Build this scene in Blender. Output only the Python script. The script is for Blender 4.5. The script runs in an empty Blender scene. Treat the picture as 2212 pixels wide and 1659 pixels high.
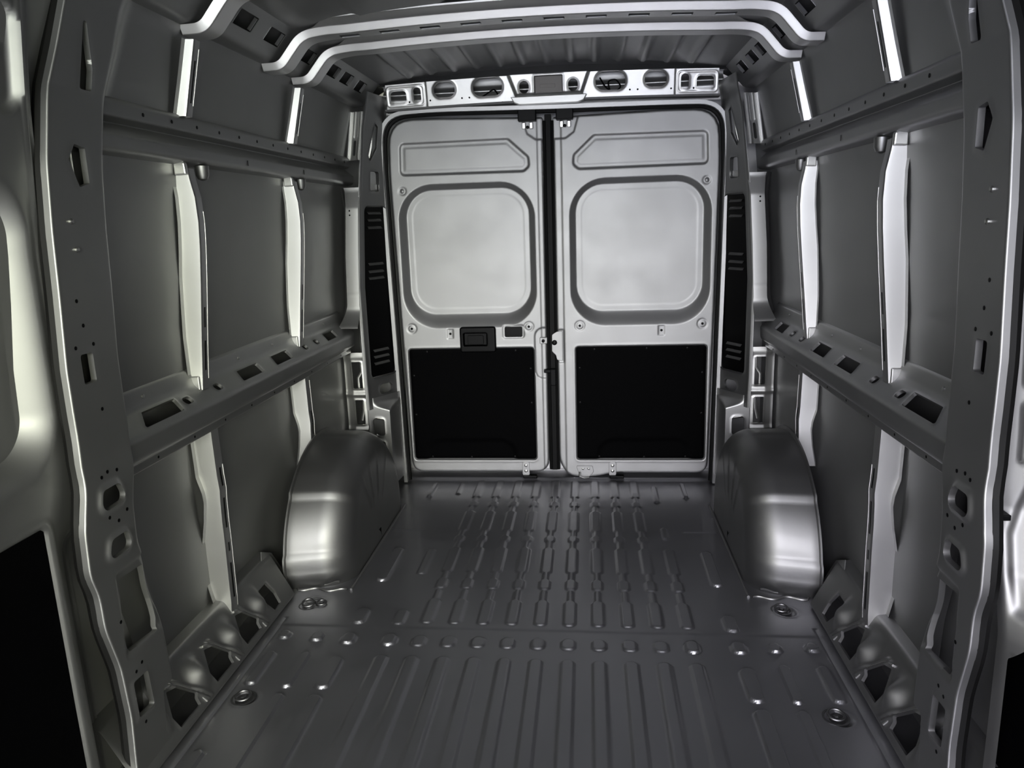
import bpy, math
import numpy as np
from mathutils import Matrix, Vector

S = bpy.context.scene
COL = S.collection

# ---------------------------------------------------------------- camera
F, CX, CZ, YAW, PIT, ROL = 1610.3, .17127, 1.34049, .105504, .21536, -.033002
cy_, sy_, cp_, sp_, cr_, sr_ = math.cos(YAW), math.sin(YAW), math.cos(PIT), math.sin(PIT), math.cos(ROL), math.sin(ROL)
fw = Vector((-sy_*cp_, cy_*cp_, -sp_)); rt = Vector((cy_, sy_, 0)); up = rt.cross(fw)
r2 = rt*cr_ + up*sr_; u2 = up*cr_ - rt*sr_
cam = bpy.data.cameras.new('camera'); cam.sensor_width = 36; cam.sensor_fit = 'HORIZONTAL'; cam.lens = 36*F/2212
cam.clip_start = .02; cam.clip_end = 200
camo = bpy.data.objects.new('camera', cam); COL.objects.link(camo)
camo.matrix_world = Matrix(((r2.x, u2.x, -fw.x, CX), (r2.y, u2.y, -fw.y, 0), (r2.z, u2.z, -fw.z, CZ), (0, 0, 0, 1)))
S.camera = camo

# ---------------------------------------------------------------- view + light
S.view_settings.view_transform = 'Standard'; S.view_settings.look = 'None'
S.view_settings.gamma = 1; S.view_settings.use_curve_mapping = False
S.view_settings.exposure = 0.16
S.cycles.use_denoising = True
S.cycles.max_bounces = 8; S.cycles.diffuse_bounces = 4; S.cycles.glossy_bounces = 5
S.cycles.sample_clamp_indirect = 4.0
S.cycles.caustics_reflective = True

W = bpy.data.worlds.new('daylight'); S.world = W; W.use_nodes = True
nt = W.node_tree; nt.nodes.clear()
N = lambda t: nt.nodes.new(t)
tc = N('ShaderNodeTexCoord'); sx = N('ShaderNodeSeparateXYZ'); nt.links.new(tc.outputs['Generated'], sx.inputs[0])
rz = N('ShaderNodeValToRGB'); mz = N('ShaderNodeMapRange'); mz.inputs[1].default_value = -1; mz.inputs[2].default_value = 1
nt.links.new(sx.outputs[2], mz.inputs[0]); nt.links.new(mz.outputs[0], rz.inputs[0])
def ramp(r, st):
    e = r.color_ramp.elements
    while len(e) > 1: e.remove(e[0])
    e[0].position = st[0][0]; e[0].color = (*st[0][1], 1)
    for p, c in st[1:]:
        q = e.new(p); q.color = (*c, 1)
ramp(rz, [(0, (.26, .29, .36)), (.45, (.42, .44, .50)), (.52, (.80, .82, .80)), (.62, (1.0, 1.0, 1.03)), (1, (1.0, 1.0, 1.05))])
# sunlit foliage ahead on one side, open sky elsewhere
rx = N('ShaderNodeValToRGB'); mx = N('ShaderNodeMapRange'); mx.inputs[1].default_value = -1; mx.inputs[2].default_value = 1
nt.links.new(sx.outputs[0], mx.inputs[0]); nt.links.new(mx.outputs[0], rx.inputs[0])
ramp(rx, [(0, (.98, .96, 1.02)), (.40, (.97, .95, 1.01)), (.50, (1.0, .99, 1.01)), (.60, (1.08, 1.08, .98)), (.72, (1.2, 1.22, .86)), (1, (1.2, 1.22, .86))])
noi = N('ShaderNodeTexNoise'); noi.inputs['Scale'].default_value = 3.0; noi.inputs['Detail'].default_value = 2
nt.links.new(tc.outputs['Generated'], noi.inputs['Vector'])
mn = N('ShaderNodeMapRange'); mn.inputs[1].default_value = .35; mn.inputs[2].default_value = .65; mn.inputs[3].default_value = .75; mn.inputs[4].default_value = 1.25
nt.links.new(noi.outputs['Fac'], mn.inputs[0])
m1 = N('ShaderNodeMix'); m1.data_type = 'RGBA'; m1.blend_type = 'MULTIPLY'; m1.inputs['Factor'].default_value = 1
nt.links.new(rz.outputs[0], m1.inputs['A']); nt.links.new(rx.outputs[0], m1.inputs['B'])
m2 = N('ShaderNodeMath'); m2.operation = 'MULTIPLY'; m2.inputs[1].default_value = 22.0
nt.links.new(mn.outputs[0], m2.inputs[0])
bg = N('ShaderNodeBackground'); nt.links.new(m1.outputs['Result'], bg.inputs[0]); nt.links.new(m2.outputs[0], bg.inputs[1])
wo = N('ShaderNodeOutputWorld'); nt.links.new(bg.outputs[0], wo.inputs[0])

def portal(loc, to, sx_, sz_):
    l = bpy.data.lights.new('windshield_portal', 'AREA'); l.shape = 'RECTANGLE'; l.size = sx_; l.size_y = sz_
    l.cycles.is_portal = True
    o = bpy.data.objects.new('windshield_portal', l); COL.objects.link(o); o.location = loc
    o.rotation_euler = Vector(to).to_track_quat('-Z', 'Y').to_euler()
portal((0, -1.50, 1.40), (0, 1, 0), 2.0, 1.3)
portal((-1.06, -.82, 1.31), (1, 0, 0), .67, .64)
portal((1.06, -.82, 1.31), (-1, 0, 0), .67, .64)

# ---------------------------------------------------------------- materials
def mat(name, col, metal=0, rough=.4, coat=0, bump=0, bscale=60, spec=.5, var=0):
    m = bpy.data.materials.new(name); m.use_nodes = True
    n = m.node_tree; b = n.nodes['Principled BSDF']
    b.inputs['Base Color'].default_value = (*col, 1); b.inputs['Metallic'].default_value = metal
    b.inputs['Roughness'].default_value = rough; b.inputs['Coat Weight'].default_value = coat
    b.inputs['Coat Roughness'].default_value = .12; b.inputs['Specular IOR Level'].default_value = spec
    t = n.nodes.new('ShaderNodeTexCoord')
    if bump:
        no = n.nodes.new('ShaderNodeTexNoise'); no.inputs['Scale'].default_value = bscale; no.inputs['Detail'].default_value = 3
        bp = n.nodes.new('ShaderNodeBump'); bp.inputs['Strength'].default_value = bump; bp.inputs['Distance'].default_value = .002
        n.links.new(t.outputs['Object'], no.inputs['Vector']); n.links.new(no.outputs['Fac'], bp.inputs['Height'])
        n.links.new(bp.outputs[0], b.inputs['Normal'])
    if var:
        no = n.nodes.new('ShaderNodeTexNoise'); no.inputs['Scale'].default_value = 7; no.inputs['Detail'].default_value = 4
        mr = n.nodes.new('ShaderNodeMapRange'); mr.inputs[3].default_value = rough-var; mr.inputs[4].default_value = rough+var
        mr.inputs[1].default_value = .3; mr.inputs[2].default_value = .7
        n.links.new(t.outputs['Object'], no.inputs['Vector']); n.links.new(no.outputs['Fac'], mr.inputs[0])
        n.links.new(mr.outputs[0], b.inputs['Roughness'])
    return m
PAINT = mat('silver_paint', (.255, .255, .258), 1, .50, coat=.12, var=.02)  # shaded copy of the one silver paint, kept darker for side faces
PAINTLIT = mat('silver_paint_lit', (.40, .40, .40), 1, .46, coat=.15, var=.02)  # same paint made lighter: light on forward faces put into the colour
DOORP = mat('silver_paint_door_lit', (.345, .345, .345), 1, .56, coat=.06, var=.02)  # same paint again, tone set to carry the light on the doors
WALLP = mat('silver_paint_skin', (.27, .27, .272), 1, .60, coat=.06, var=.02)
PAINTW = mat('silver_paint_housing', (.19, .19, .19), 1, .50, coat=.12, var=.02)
BOWP = mat('silver_paint_strong_lit', (.55, .55, .55), 1, .45, coat=.1, var=.02)  # same paint at its lightest, strong light on bows and strips painted in
GALV = mat('bare_galvanised_metal', (.56, .56, .55), 1, .42, bump=.15, bscale=40)
FLOORM = mat('silver_paint_floor', (.335, .335, .355), 1, .44, coat=.2, var=.03)
RINGM = mat('dull_steel', (.16, .16, .165), 1, .45)
BLACKB = mat('black_hardboard', (.0003, .0003, .0005), 0, .6, bump=.25, bscale=300, spec=.03)
BLACKP = mat('black_plastic', (.001, .001, .0012), 0, .42, spec=.10)
RUBBER = mat('black_rubber', (.003, .003, .003), 0, .55, spec=.12)
DARK = mat('dark_cavity_shade', (.03, .03, .032), 0, .8)  # dark colour stands for the shade behind the rail holes
STEEL = mat('zinc_steel', (.42, .42, .41), 1, .32)
GREYP = mat('grey_plastic', (.16, .15, .14), 0, .5)
GLOSSB = mat('glossy_black_plastic', (.06, .06, .06), .5, .25, spec=.6)

# ---------------------------------------------------------------- helpers
def tag(o, label=None, cat=None, group=None, kind=None):
    if label: o['label'] = label
    if cat: o['category'] = cat
    if group: o['group'] = group
    if kind: o['kind'] = kind
    return o
def empty(name, loc=(0, 0, 0)):
    o = bpy.data.objects.new(name, None); o.empty_display_size = .05; COL.objects.link(o); o.location = loc; return o
def link(name, V, Fc, m, parent=None, smooth=True, bevel=0, angle=35):
    V = np.asarray(V, float)
    c = np.zeros(3)
    q = parent
    while q is not None: c = c+np.array(q.location); q = q.parent
    me = bpy.data.meshes.new(name); me.from_pydata((V-c).tolist(), [], [tuple(map(int, f)) for f in Fc]); me.materials.append(m)
    me.validate()
    o = bpy.data.objects.new(name, me); COL.objects.link(o)
    if parent is not None: o.parent = parent
    if smooth:
        me.polygons.foreach_set('use_smooth', [True]*len(me.polygons))
        try: me.set_sharp_from_angle(angle=math.radians(angle))
        except Exception: pass
    if bevel:
        b = o.modifiers.new('bevel', 'BEVEL'); b.width = bevel; b.segments = 2; b.limit_method = 'ANGLE'; b.angle_limit = math.radians(40)
    return o
def lin(a, b, st): return np.linspace(a, b, max(2, int(round((b-a)/st))+1))
def st(d, w):                      # 1 inside (d<-w), 0 outside (d>0), smooth
    t = np.clip(-d/w, 0, 1); return t*t*(3-2*t)
def rbox(cx, cy, hx, hy, r):
    def f(u, v):
        qx = np.abs(u-cx)-hx+r; qy = np.abs(v-cy)-hy+r
        return np.minimum(np.maximum(qx, qy), 0)+np.hypot(np.maximum(qx, 0), np.maximum(qy, 0))-r
    return f
def rb(x0, x1, y0, y1, r): return rbox((x0+x1)/2, (y0+y1)/2, abs(x1-x0)/2, abs(y1-y0)/2, r)
def poly(P, r=0):
    P = np.array(P, float); n = len(P)
    def f(u, v):
        d = np.full(np.shape(u), 1e9); s = np.ones(np.shape(u))
        for i in range(n):
            a = P[i]; b = P[i-1]; e = b-a; wx = u-a[0]; wy = v-a[1]
            t = np.clip((wx*e[0]+wy*e[1])/(e@e), 0, 1)
            d = np.minimum(d, (wx-e[0]*t)**2+(wy-e[1]*t)**2)
            c1 = v >= a[1]; c2 = v < b[1]; c3 = e[0]*wy > e[1]*wx
            fl = (c1 & c2 & c3) | (~c1 & ~c2 & ~c3); s = np.where(fl, -s, s)
        return s*np.sqrt(d)-r
    return f
def hf(name, us, vs, M, m, parent=None, H=None, holes=(), back=.012, lip=0, lipw=.008, angle=50, snap=.62):
    """pressed sheet: grid (u,v) with height H, holes cut along their outlines and flanged back by `back`"""
    U, Vv = np.meshgrid(us, vs, indexing='ij'); nu, nv = U.shape
    if not isinstance(lip, (list, tuple)): lip = [lip]*len(holes)
    if not isinstance(back, (list, tuple)): back = [back]*len(holes)
    flag = np.zeros(U.shape, bool); bk = np.full(U.shape, .01)
    mn = np.minimum.reduce
    du = np.gradient(us)[:, None]*np.ones((1, nv)); dv = np.gradient(vs)[None, :]*np.ones((nu, 1))
    cell = np.minimum(du, dv); e = 1e-4
    for h, b in zip(holes, back):
        d = h(U, Vv)
        gx = (h(U+e, Vv)-h(U-e, Vv))/(2*e); gy = (h(U, Vv+e)-h(U, Vv-e))/(2*e)
        g2 = np.maximum(gx*gx+gy*gy, .25)
        cl = np.abs(gx)*du+np.abs(gy)*dv
        k = (np.abs(d) < snap*np.maximum(cl, 1e-6)) & ~flag
        U = np.where(k, U-gx*d/g2, U); Vv = np.where(k, Vv-gy*d/g2, Vv)
        flag |= k; bk = np.where(k, b, bk)
    HH = H(U, Vv) if H else np.zeros(U.shape)
    for h, l in zip(holes, lip):
        if l:
            d = np.maximum(h(U, Vv), 0); HH = HH+l*np.exp(-(d/lipw)**2)
    def SM(u, v, h): return np.stack([np.broadcast_to(c, np.shape(u)) for c in M(u, v, h)], -1)
    X = SM(U, Vv, HH).reshape(-1, 3)
    idx = np.arange(nu*nv).reshape(nu, nv)
    q = np.stack([idx[:-1, :-1], idx[1:, :-1], idx[1:, 1:], idx[:-1, 1:]], -1).reshape(-1, 4)
    if holes:
        uc = U.reshape(-1)[q].mean(1); vc = Vv.reshape(-1)[q].mean(1)
        keep = np.ones(len(q), bool)
        for h in holes: keep &= h(uc, vc) > 0
        q = q[keep]
        ed = np.concatenate([q[:, [0, 1]], q[:, [1, 2]], q[:, [2, 3]], q[:, [3, 0]]])
        sE = np.sort(ed, 1); _, inv, cnt = np.unique(sE, axis=0, return_inverse=True, return_counts=True)
        bd = ed[cnt[inv.reshape(-1)] == 1]
        fl = flag.reshape(-1)
        rng = (bd//nv); 
        bd = bd[fl[bd[:, 0]] & fl[bd[:, 1]]]
        vv = np.unique(bd)
        if len(vv):
            mp = -np.ones(nu*nv, int); mp[vv] = nu*nv+np.arange(len(vv))
            uf, vf, hf_, bf = U.reshape(-1)[vv], Vv.reshape(-1)[vv], HH.reshape(-1)[vv], bk.reshape(-1)[vv]
            X = np.concatenate([X, SM(uf, vf, hf_-bf)])
            q = np.concatenate([q, np.stack([bd[:, 1], bd[:, 0], mp[bd[:, 0]], mp[bd[:, 1]]], -1)])
        used = np.unique(q); rm = -np.ones(len(X), int); rm[used] = np.arange(len(used)); X = X[used]; q = rm[q]
    return link(name, X, q, m, parent, angle=angle)
def section(P, rad=0, n=4):
    """polyline with rounded corners -> functions pos(s), nrm(s), length"""
    P = [np.array(p, float) for p in P]
    out = [P[0]]
    for i in range(1, len(P)-1):
        a, b, c = P[i-1], P[i], P[i+1]
        r = rad[i] if isinstance(rad, (list, tuple)) else rad
        la, lc = np.linalg.norm(a-b), np.linalg.norm(c-b); r = min(r, .45*la, .45*lc)
        if r < 1e-6: out.append(b); continue
        p, q = b+(a-b)/la*r, b+(c-b)/lc*r
        for k in range(n+1):
            t = k/n; out.append(p*(1-t)**2+2*b*t*(1-t)+q*t*t)
    out.append(P[-1]); out = np.array(out)
    seg = np.linalg.norm(np.diff(out, axis=0), axis=1); s = np.concatenate([[0], np.cumsum(seg)])
    tg = np.gradient(out, axis=0); tg /= np.maximum(np.linalg.norm(tg, axis=1), 1e-9)[:, None]
    nr = np.stack([-tg[:, 1], tg[:, 0]], 1)
    def at(x, y): return np.interp(x, s, y)
    return (lambda x: (at(x, out[:, 0]), at(x, out[:, 1]))), (lambda x: (at(x, nr[:, 0]), at(x, nr[:, 1]))), s
def svals(s, a=None, step=.012, extra=()):
    """sample positions: keep the corner samples, fill the long flats"""
    v = [s[0]]
    for x in s[1:]:
        k = max(1, int(math.ceil((x-v[-1])/step)))
        v += list(np.linspace(v[-1], x, k+1)[1:])
    v = sorted(set(np.round(v+list(extra), 5)))
    o = [v[0]]
    for x in v[1:]:
        if x-o[-1] > 2e-4: o.append(x)
    return np.array(o)
def box(name, x0, x1, y0, y1, z0, z1, m, parent=None, bevel=.002, rot=None):
    V = [(x, y, z) for x in (x0, x1) for y in (y0, y1) for z in (z0, z1)]
    Fc = [(0, 1, 3, 2), (4, 6, 7, 5), (0, 4, 5, 1), (2, 3, 7, 6), (0, 2, 6, 4), (1, 5, 7, 3)]
    return link(name, V, Fc, m, parent, smooth=False, bevel=bevel)
def prism(name, P, h0, h1, M, m, parent=None, bevel=.0015, smooth=False):
    """outline P (u,v) extruded in height h0..h1, mapped by M(u,v,h)"""
    P = np.array(P, float); n = len(P)
    a = np.stack(M(P[:, 0], P[:, 1], np.full(n, h0)), -1); b = np.stack(M(P[:, 0], P[:, 1], np.full(n, h1)), -1)
    Fc = [tuple(range(n)), tuple(range(2*n-1, n-1, -1))]+[(i, i+n, (i+1) % n+n, (i+1) % n) for i in range(n)]
    return link(name, np.concatenate([a, b]), Fc, m, parent, smooth=smooth, bevel=bevel)
def rpts(x0, x1, y0, y1, r, n=6):
    P = []
    for cx, cy, a in ((x1-r, y1-r, 0), (x0+r, y1-r, 90), (x0+r, y0+r, 180), (x1-r, y0+r, 270)):
        for k in range(n+1):
            t = math.radians(a+90*k/n); P.append((cx+r*math.cos(t), cy+r*math.sin(t)))
    return P
def round_poly(P, r, n=5, closed=True):
    P = [np.array(p, float) for p in P]; out = []; L = len(P)
    for i in range(L):
        if not closed and i in (0, L-1): out.append(P[i]); continue
        a, b, c = P[i-1], P[i], P[(i+1) % L]
        la, lc = np.linalg.norm(a-b), np.linalg.norm(c-b); q = min(r[i] if isinstance(r, (list, tuple)) else r, .49*la, .49*lc)
        p0, p1 = b+(a-b)/la*q, b+(c-b)/lc*q
        for k in range(n+1):
            t = k/n; out.append(p0*(1-t)**2+2*b*t*(1-t)+p1*t*t)
    return out
def tube(name, pts, r, m, parent=None, closed=False, n=8, sec=None, upv=(0, 1, 0)):
    """round (or custom section) bar along 3D points; section coords: (side, upv)"""
    P = np.array(pts, float); L = len(P)
    if sec is None: sec = [(r*math.cos(2*math.pi*k/n), r*math.sin(2*math.pi*k/n)) for k in range(n)]
    n = len(sec); V = []
    for i in range(L):
        if closed: t = P[(i+1) % L]-P[i-1]
        else: t = P[min(i+1, L-1)]-P[max(i-1, 0)]
        t /= np.linalg.norm(t)+1e-12
        w = np.array(upv, float); w = w-t*(w@t)
        if np.linalg.norm(w) < 1e-3: w = np.array((1, 0, 0.))-t*t[0]
        w /= np.linalg.norm(w); sd = np.cross(t, w)
        for a, b in sec: V.append(P[i]+sd*a+w*b)
    Fc = []
    for i in range(L if closed else L-1):
        j = (i+1) % L
        for k in range(n): Fc.append((i*n+k, i*n+(k+1) % n, j*n+(k+1) % n, j*n+k))
    if not closed: Fc += [tuple(range(n-1, -1, -1)), tuple((L-1)*n+k for k in range(n))]
    return link(name, V, Fc, m, parent)
def lathe(name, prof, c, ax, m, parent=None, n=20):
    """profile (radius, height) turned about axis ax through c"""
    ax = Vector(ax).normalized(); q = Vector((0, 0, 1)).rotation_difference(ax).to_matrix(); V = []; Fc = []
    for r, h in prof:
        for k in range(n):
            a = 2*math.pi*k/n; p = q @ Vector((r*math.cos(a), r*math.sin(a), h)); V.append(Vector(c)+p)
    for i in range(len(prof)-1):
        for k in range(n): Fc.append((i*n+k, i*n+(k+1) % n, (i+1)*n+(k+1) % n, (i+1)*n+k))
    Fc += [tuple(range(n-1, -1, -1)), tuple((len(prof)-1)*n+k for k in range(n))]
    return link(name, [tuple(v) for v in V], Fc, m, parent)

# ================================================================ BODY SHELL
# skin of the side walls: X as a function of Z
SKZ = [-.12, .10, .20, .72, .90, 1.07, 1.20, 1.35, 1.52, 1.66, 1.85, 1.93, 2.0, 2.035]
SKX = [1.03, 1.045, 1.046, 1.042, 1.030, 1.024, 1.012, 1.000, .990, .975, .932, .905, .85, .78]
def skx(z): return np.interp(z, SKZ, SKX)
SIDE = {-1: 'left', 1: 'right'}

def roof_z(x): return 2.035-.045*(np.abs(x)/.75)**2

# ---- floor
def rib(x, y, xc, segs, w=.021, e=.0055, k=1.0):
    h = np.zeros_like(x)
    for (a, b, ww) in segs:
        d = rbox(xc, (a+b)/2, ww, (b-a)/2, min(ww*.9, (b-a)/2*.9))(x, y); h = np.maximum(h, k*st(d-.001, e))
    return h
REAR = [(2.275, 2.445, .022), (2.43, 2.52, .011), (2.525, 2.605, .021), (2.59, 2.67, .011), (2.655, 2.885, .022), (2.87, 2.95, .011),
        (2.94, 3.005, .021), (2.99, 3.06, .011), (3.05, 3.285, .022), (3.27, 3.35, .011), (3.335, 3.405, .021), (3.39, 3.47, .011), (3.455, 3.70, .021)]
def floorH(x, y):
    h = np.zeros_like(x)
    for k in range(-5, 6):
        xc = .098*k-.002
        h = np.maximum(h, rib(x, y, xc, [(-2, 2.082, .022)]))
        h = np.maximum(h, rib(x, y, xc, [(2.137, 2.20, .024)]))
        if abs(k) < 5: h = np.maximum(h, rib(x, y, xc, REAR))
    h = np.maximum(h, rib(x, y, .488, REAR[:5]+[(2.98, 3.10, .014), (3.40, 3.62, .014)]))
    h = np.maximum(h, rib(x, y, -.494, [(2.137, 2.20, .023)], e=.0042, k=1.5)); h = np.maximum(h, rib(x, y, .488, [(2.137, 2.20, .023)], e=.0042, k=1.5))
    h = np.maximum(h, rib(x, y, -.492, [(2.262, 2.36, .022), (2.635, 2.86, .018), (3.5, 3.66, .012)]))
    for s in (-1, 1):
        for xc, sg in ((.632, [(1.90, 2.06, .022), (1.2, 1.865, .022), (2.138, 2.20, .024), (2.262, 2.36, .022), (2.572, 2.86, .022), (3.46, 3.66, .012)]),
                       (.742, [(1.90, 2.08, .016), (1.2, 1.865, .016), (2.15, 2.20, .020)]),
                       (.858, [(1.908, 2.08, .018), (2.16, 2.205, .02), (1.1, 1.62, .016)])):
            h = np.maximum(h, rib(x, y, s*xc, sg, e=.0042, k=1.55))
        h = np.maximum(h, .6*st(rb(s*.64-.075, s*.64+.075, 3.055, 3.068, .005)(x, y), .006))
    H = .0066*h
    H = H+.0022*(1/(1+np.exp(-(y-2.25)/.003)))
    # pockets round the tie-down rings
    for s in (-1, 1):
        for yy, xx in ((1.845, .838), (2.405, .835)):
            d = np.hypot(x-s*xx, y-yy)-.037
            H = H-.006*st(d, .012)+.002*np.exp(-(d/.006)**2)
    # step of the rear sill, and side gutter
    H = H+.016*(1/(1+np.exp(-(y-3.712)/.004)))
    H = H-.004*st(np.abs(np.abs(x)-.90)-.007, .006)*(y < 2.3)
    return H
xs = lin(-1.045, 1.045, .005); ys = np.concatenate([lin(-1.2, 1.3, .1)[:-1], lin(1.3, 1.56, .01)[:-1], lin(1.56, 2.70, .003)[:-1], lin(2.70, 3.86, .006)])
floor = hf('floor', xs, ys, lambda u, v, h: (u, v, h), FLOORM, H=floorH, angle=60)
tag(floor, 'ribbed silver painted steel cargo floor running back to the rear doors', 'floor', kind='structure')
fu = box('floor', -1.045, 1.045, -1.9, 3.86, -.09, -.03, DARK, bevel=0)
fu.parent = floor; fu.name = 'underbody'

# ---- ceiling
def ceilH(x, y):
    h = np.zeros_like(x)
    for k in range(-6, 7):
        h = np.maximum(h, st(rb(k*.105-.026, k*.105+.026, 2.97, 3.58, .02)(x, y), .022))
    for y0 in (1.55, 2.2):
        for k in range(-1, 2):
            h = np.maximum(h, .5*st(rb(k*.42-.16, k*.42+.16, y0, y0+.4, .05)(x, y), .03))
    return .014*h
ceil = hf('ceiling', lin(-.80, .80, .0085), np.concatenate([lin(-1.2, 1.4, .1)[:-1], lin(1.4, 3.87, .012)]),
          lambda u, v, h: (u, v, roof_z(u)-h), PAINT, H=ceilH, angle=60)
tag(ceil, 'silver painted steel roof skin with lengthwise pressed ribs at the back', 'ceiling', kind='structure')

# ---- side skins
for s in (-1, 1):
    zs = np.array(sorted(set(list(lin(-.12, 2.035, .03))+SKZ)))
    w = hf('wall_'+SIDE[s], lin(1.40, 3.86, .05), zs, lambda u, v, h: (s*skx(v), u, v), WALLP, angle=60)
    tag(w, f'tall plain silver painted steel side wall panel on the {SIDE[s]} of the cargo bay', 'wall', kind='structure')
# rear outer skin, behind pillars, header and doors
wr = box('wall_rear', -1.06, 1.06, 3.83, 3.87, -.12, 2.06, PAINT, bevel=0)
tag(wr, 'outer steel skin behind the rear doors and corner pillars', 'wall', kind='structure')

# ---- cab end of the van, behind the camera: dash, windscreen pillars, side windows
def plate(name, P, t, m, parent=None):
    return prism(name, P, 0, t, lambda u, v, h: (u, v, h), m, parent, bevel=0)
cab = empty('wall_front', (0, -1.2, 0)); tag(cab, 'front bulkhead area of the cab with dashboard below the windscreen', 'wall', kind='structure')
box('dashboard', -1.02, 1.02, -1.9, -1.45, -.03, .80, BLACKP, cab, .03)
box('windscreen_header', -1.0, 1.0, -1.35, -1.15, 1.95, 2.05, PAINT, cab, .01)
for s in (-1, 1):
    box('windscreen_pillar', s*.96, s*1.05, -1.75, -1.1, .9, 2.05, PAINT, cab, .01)
for s in (-1, 1):
    f = hf('wall_'+SIDE[s]+'_front', lin(-1.25, 1.40, .05), lin(-.05, 2.03, .05), lambda u, v, h: (s*skx(v), u, v), PAINT,
           holes=[rb(-1.15, -.50, 1.0, 1.62, .06)], angle=60)
    tag(f, f'{SIDE[s]} side body panel of the cab with its window opening', 'wall', kind='structure')

# ================================================================ REAR DOORS
DY = 3.721
def doorM(u, v, h): return (u, DY-h, v)
OUT_R = round_poly([(.012, 1.816), (.012, .10), (.06, .022), (.20, .018), (.29, .041), (.772, .041), (.797, 1.58), (.787, 1.822), (.54, 1.827)],
                   [.01, .05, .06, .05, .05, .06, .05, .125, .05])
OUT_L = round_poly([(-.036, 1.818), (-.04, .046), (-.772, .046), (-.797, 1.58), (-.787, 1.838), (-.54, 1.836)], [.01, .07, .06, .05, .125, .05])
UP_R = [(.128, 1.605), (.130, 1.628), (.213, 1.703), (.712, 1.700), (.716, 1.597), (.14, 1.595)]
def rear_door(s):
    name = 'door_1' if s < 0 else 'door_2'
    root = empty(name, (s*.79, DY, .04))
    tag(root, {-1: 'left rear cargo door in silver paint with black grab handle and black lower board',
               1: 'right rear cargo door in silver paint with latch plate and black lower board'}[s], 'door', kind='structure')
    O = poly(OUT_L if s < 0 else OUT_R)
    up_ = poly([(s*x, z) for x, z in UP_R], .028)
    wo_, wi_ = rb(s*.085, s*.762, .815, 1.527, .175), rb(s*.113, s*.731, .884, 1.502, .135)
    bl_ = rb(s*.103, s*.757, .112, .712, .018)
    if s > 0: edge = rb(.047, .9, -.2, 2.2, .01)
    else: edge = rb(-.9, -.062, -.2, 2.2, .01)
    boss = [(s*.128, .817), (s*.729, .817)]
    def H(x, z):
        d = O(x, z); e = .012
        t = np.clip(1+d/e, 0, 1); h = -e*(1-np.sqrt(np.maximum(1-t*t, 0)))
        du_ = up_(x, z); h = h-.008*st(du_, .012)+.0022*st(du_+.022, .010)
        a = np.maximum(-wo_(x, z), 0); b = np.maximum(wi_(x, z), 0)
        t = a/(a+b+1e-9); t = t+.25*(t*t*(3-2*t)-t); h = h-.045*np.where(wi_(x, z) < 0, 1, t)
        dw = wi_(x, z); h = h-.0010*st(dw+.026, .006)
        db = bl_(x, z); h = h+.0012*np.exp(-((db-.006)/.005)**2)-.016*st(db, .006)
        h = h-.004*(1-st(edge(x, z), .006))*(d < -.001)
        for bx, bz in boss:
            r = np.hypot(x-bx, z-bz); h = h-.0035*np.exp(-((r-.021)/.004)**2)
        r = np.hypot(x-s*.735, z-1.50); h = h-.004*np.exp(-((r-.014)/.005)**2)+.003*st(r-.011, .006)
        dt = rb(s*.513, s*.549, .759, .815, .006)(x, z); h = h-.0035*st(dt, .006)
        # corner pressing under the top hinge bracket
        dc = poly([(s*.02+(-.02 if s < 0 else 0), 1.83), (s*.135, 1.83), (s*.11, 1.745), (s*.07, 1.718), (s*.02+(-.02 if s < 0 else 0), 1.718)], .006)(x, z)
        h = h-.005*st(dc, .008)
        if s < 0:
            dl = rb(-.105, .1, .545, .815, .05)(x, z); h = h-.006*st(dl, .010)
            dh = rb(-.258, -.156, .762, .822, .010)(x, z); h = h-.004*st(dh-.008, .008)
        else:
            dl = rb(-.1, .052, .625, .803, .012)(x, z); h = h-.0045*st(dl, .008)
        return h
    holes = [lambda u, v: -O(u, v)]
    back = [.05]
    if s < 0: holes.append(rb(-.252, -.161, .765, .818, .008)); back.append(.03)
    x0, x1 = (-.805, -.030) if s < 0 else (.005, .805)
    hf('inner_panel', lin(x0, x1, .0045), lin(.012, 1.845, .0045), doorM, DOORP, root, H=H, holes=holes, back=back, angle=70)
    # outer skin closes the door behind the openings
    box('outer_skin', x0+.01, x1-.01, DY+.052, DY+.06, .05, 1.82, PAINTLIT, root, .002)
    # black hardboard
    def bm(x, z):
        d = bl_(x, z); h = -.0035*(1-st(d+.004, .010))
        dd = rb(s*.20, s*.70, .0, .235, .10)(x, z)
        return h-.004*st(dd, .03)
    P = hf('lower_board', lin(min(s*.105, s*.755), max(s*.105, s*.755), .007), lin(.114, .71, .007), lambda u, v, h: (u, DY+.008-h, v), BLACKB, root,
           H=bm, holes=[lambda u, v: -rb(s*.106, s*.754, .115, .709, .016)(u, v)], back=.007)
    P['label'] = 'matt black lower board'
    cl = [(s*.20, .695), (s*.46, .697), (s*.66, .695), (s*.125, .60), (s*.125, .42), (s*.735, .57), (s*.735, .36), (s*.22, .13), (s*.45, .128), (s*.66, .13)]
    for x, z in cl:
        lathe('clip', [(.0065, 0), (.0055, .0025), (.002, .0035)], (x, DY+.0075, z), (0, -1, 0), BLACKP, P, 12)
    for x, z in boss+[(s*.735, 1.50), (s*.531, .787)]:
        dz = (x, DY+(-.0003 if abs(x) != .531 else .0032), z)
        lathe('bolt_hole', [(.0065, 0), (.0065, .0012), (.004, .0016)], dz, (0, -1, 0), BLACKP, root, 12)
    # bottom hinge tab with two rivets and its black guide
    tx = -.163 if s < 0 else .288
    tb = prism('guide_tab', rpts(tx-.019, tx+.019, .028, .104, .012), .0, .004, lambda u, v, h: (u, DY-h-.0005, v), DOORP, root)
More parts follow.
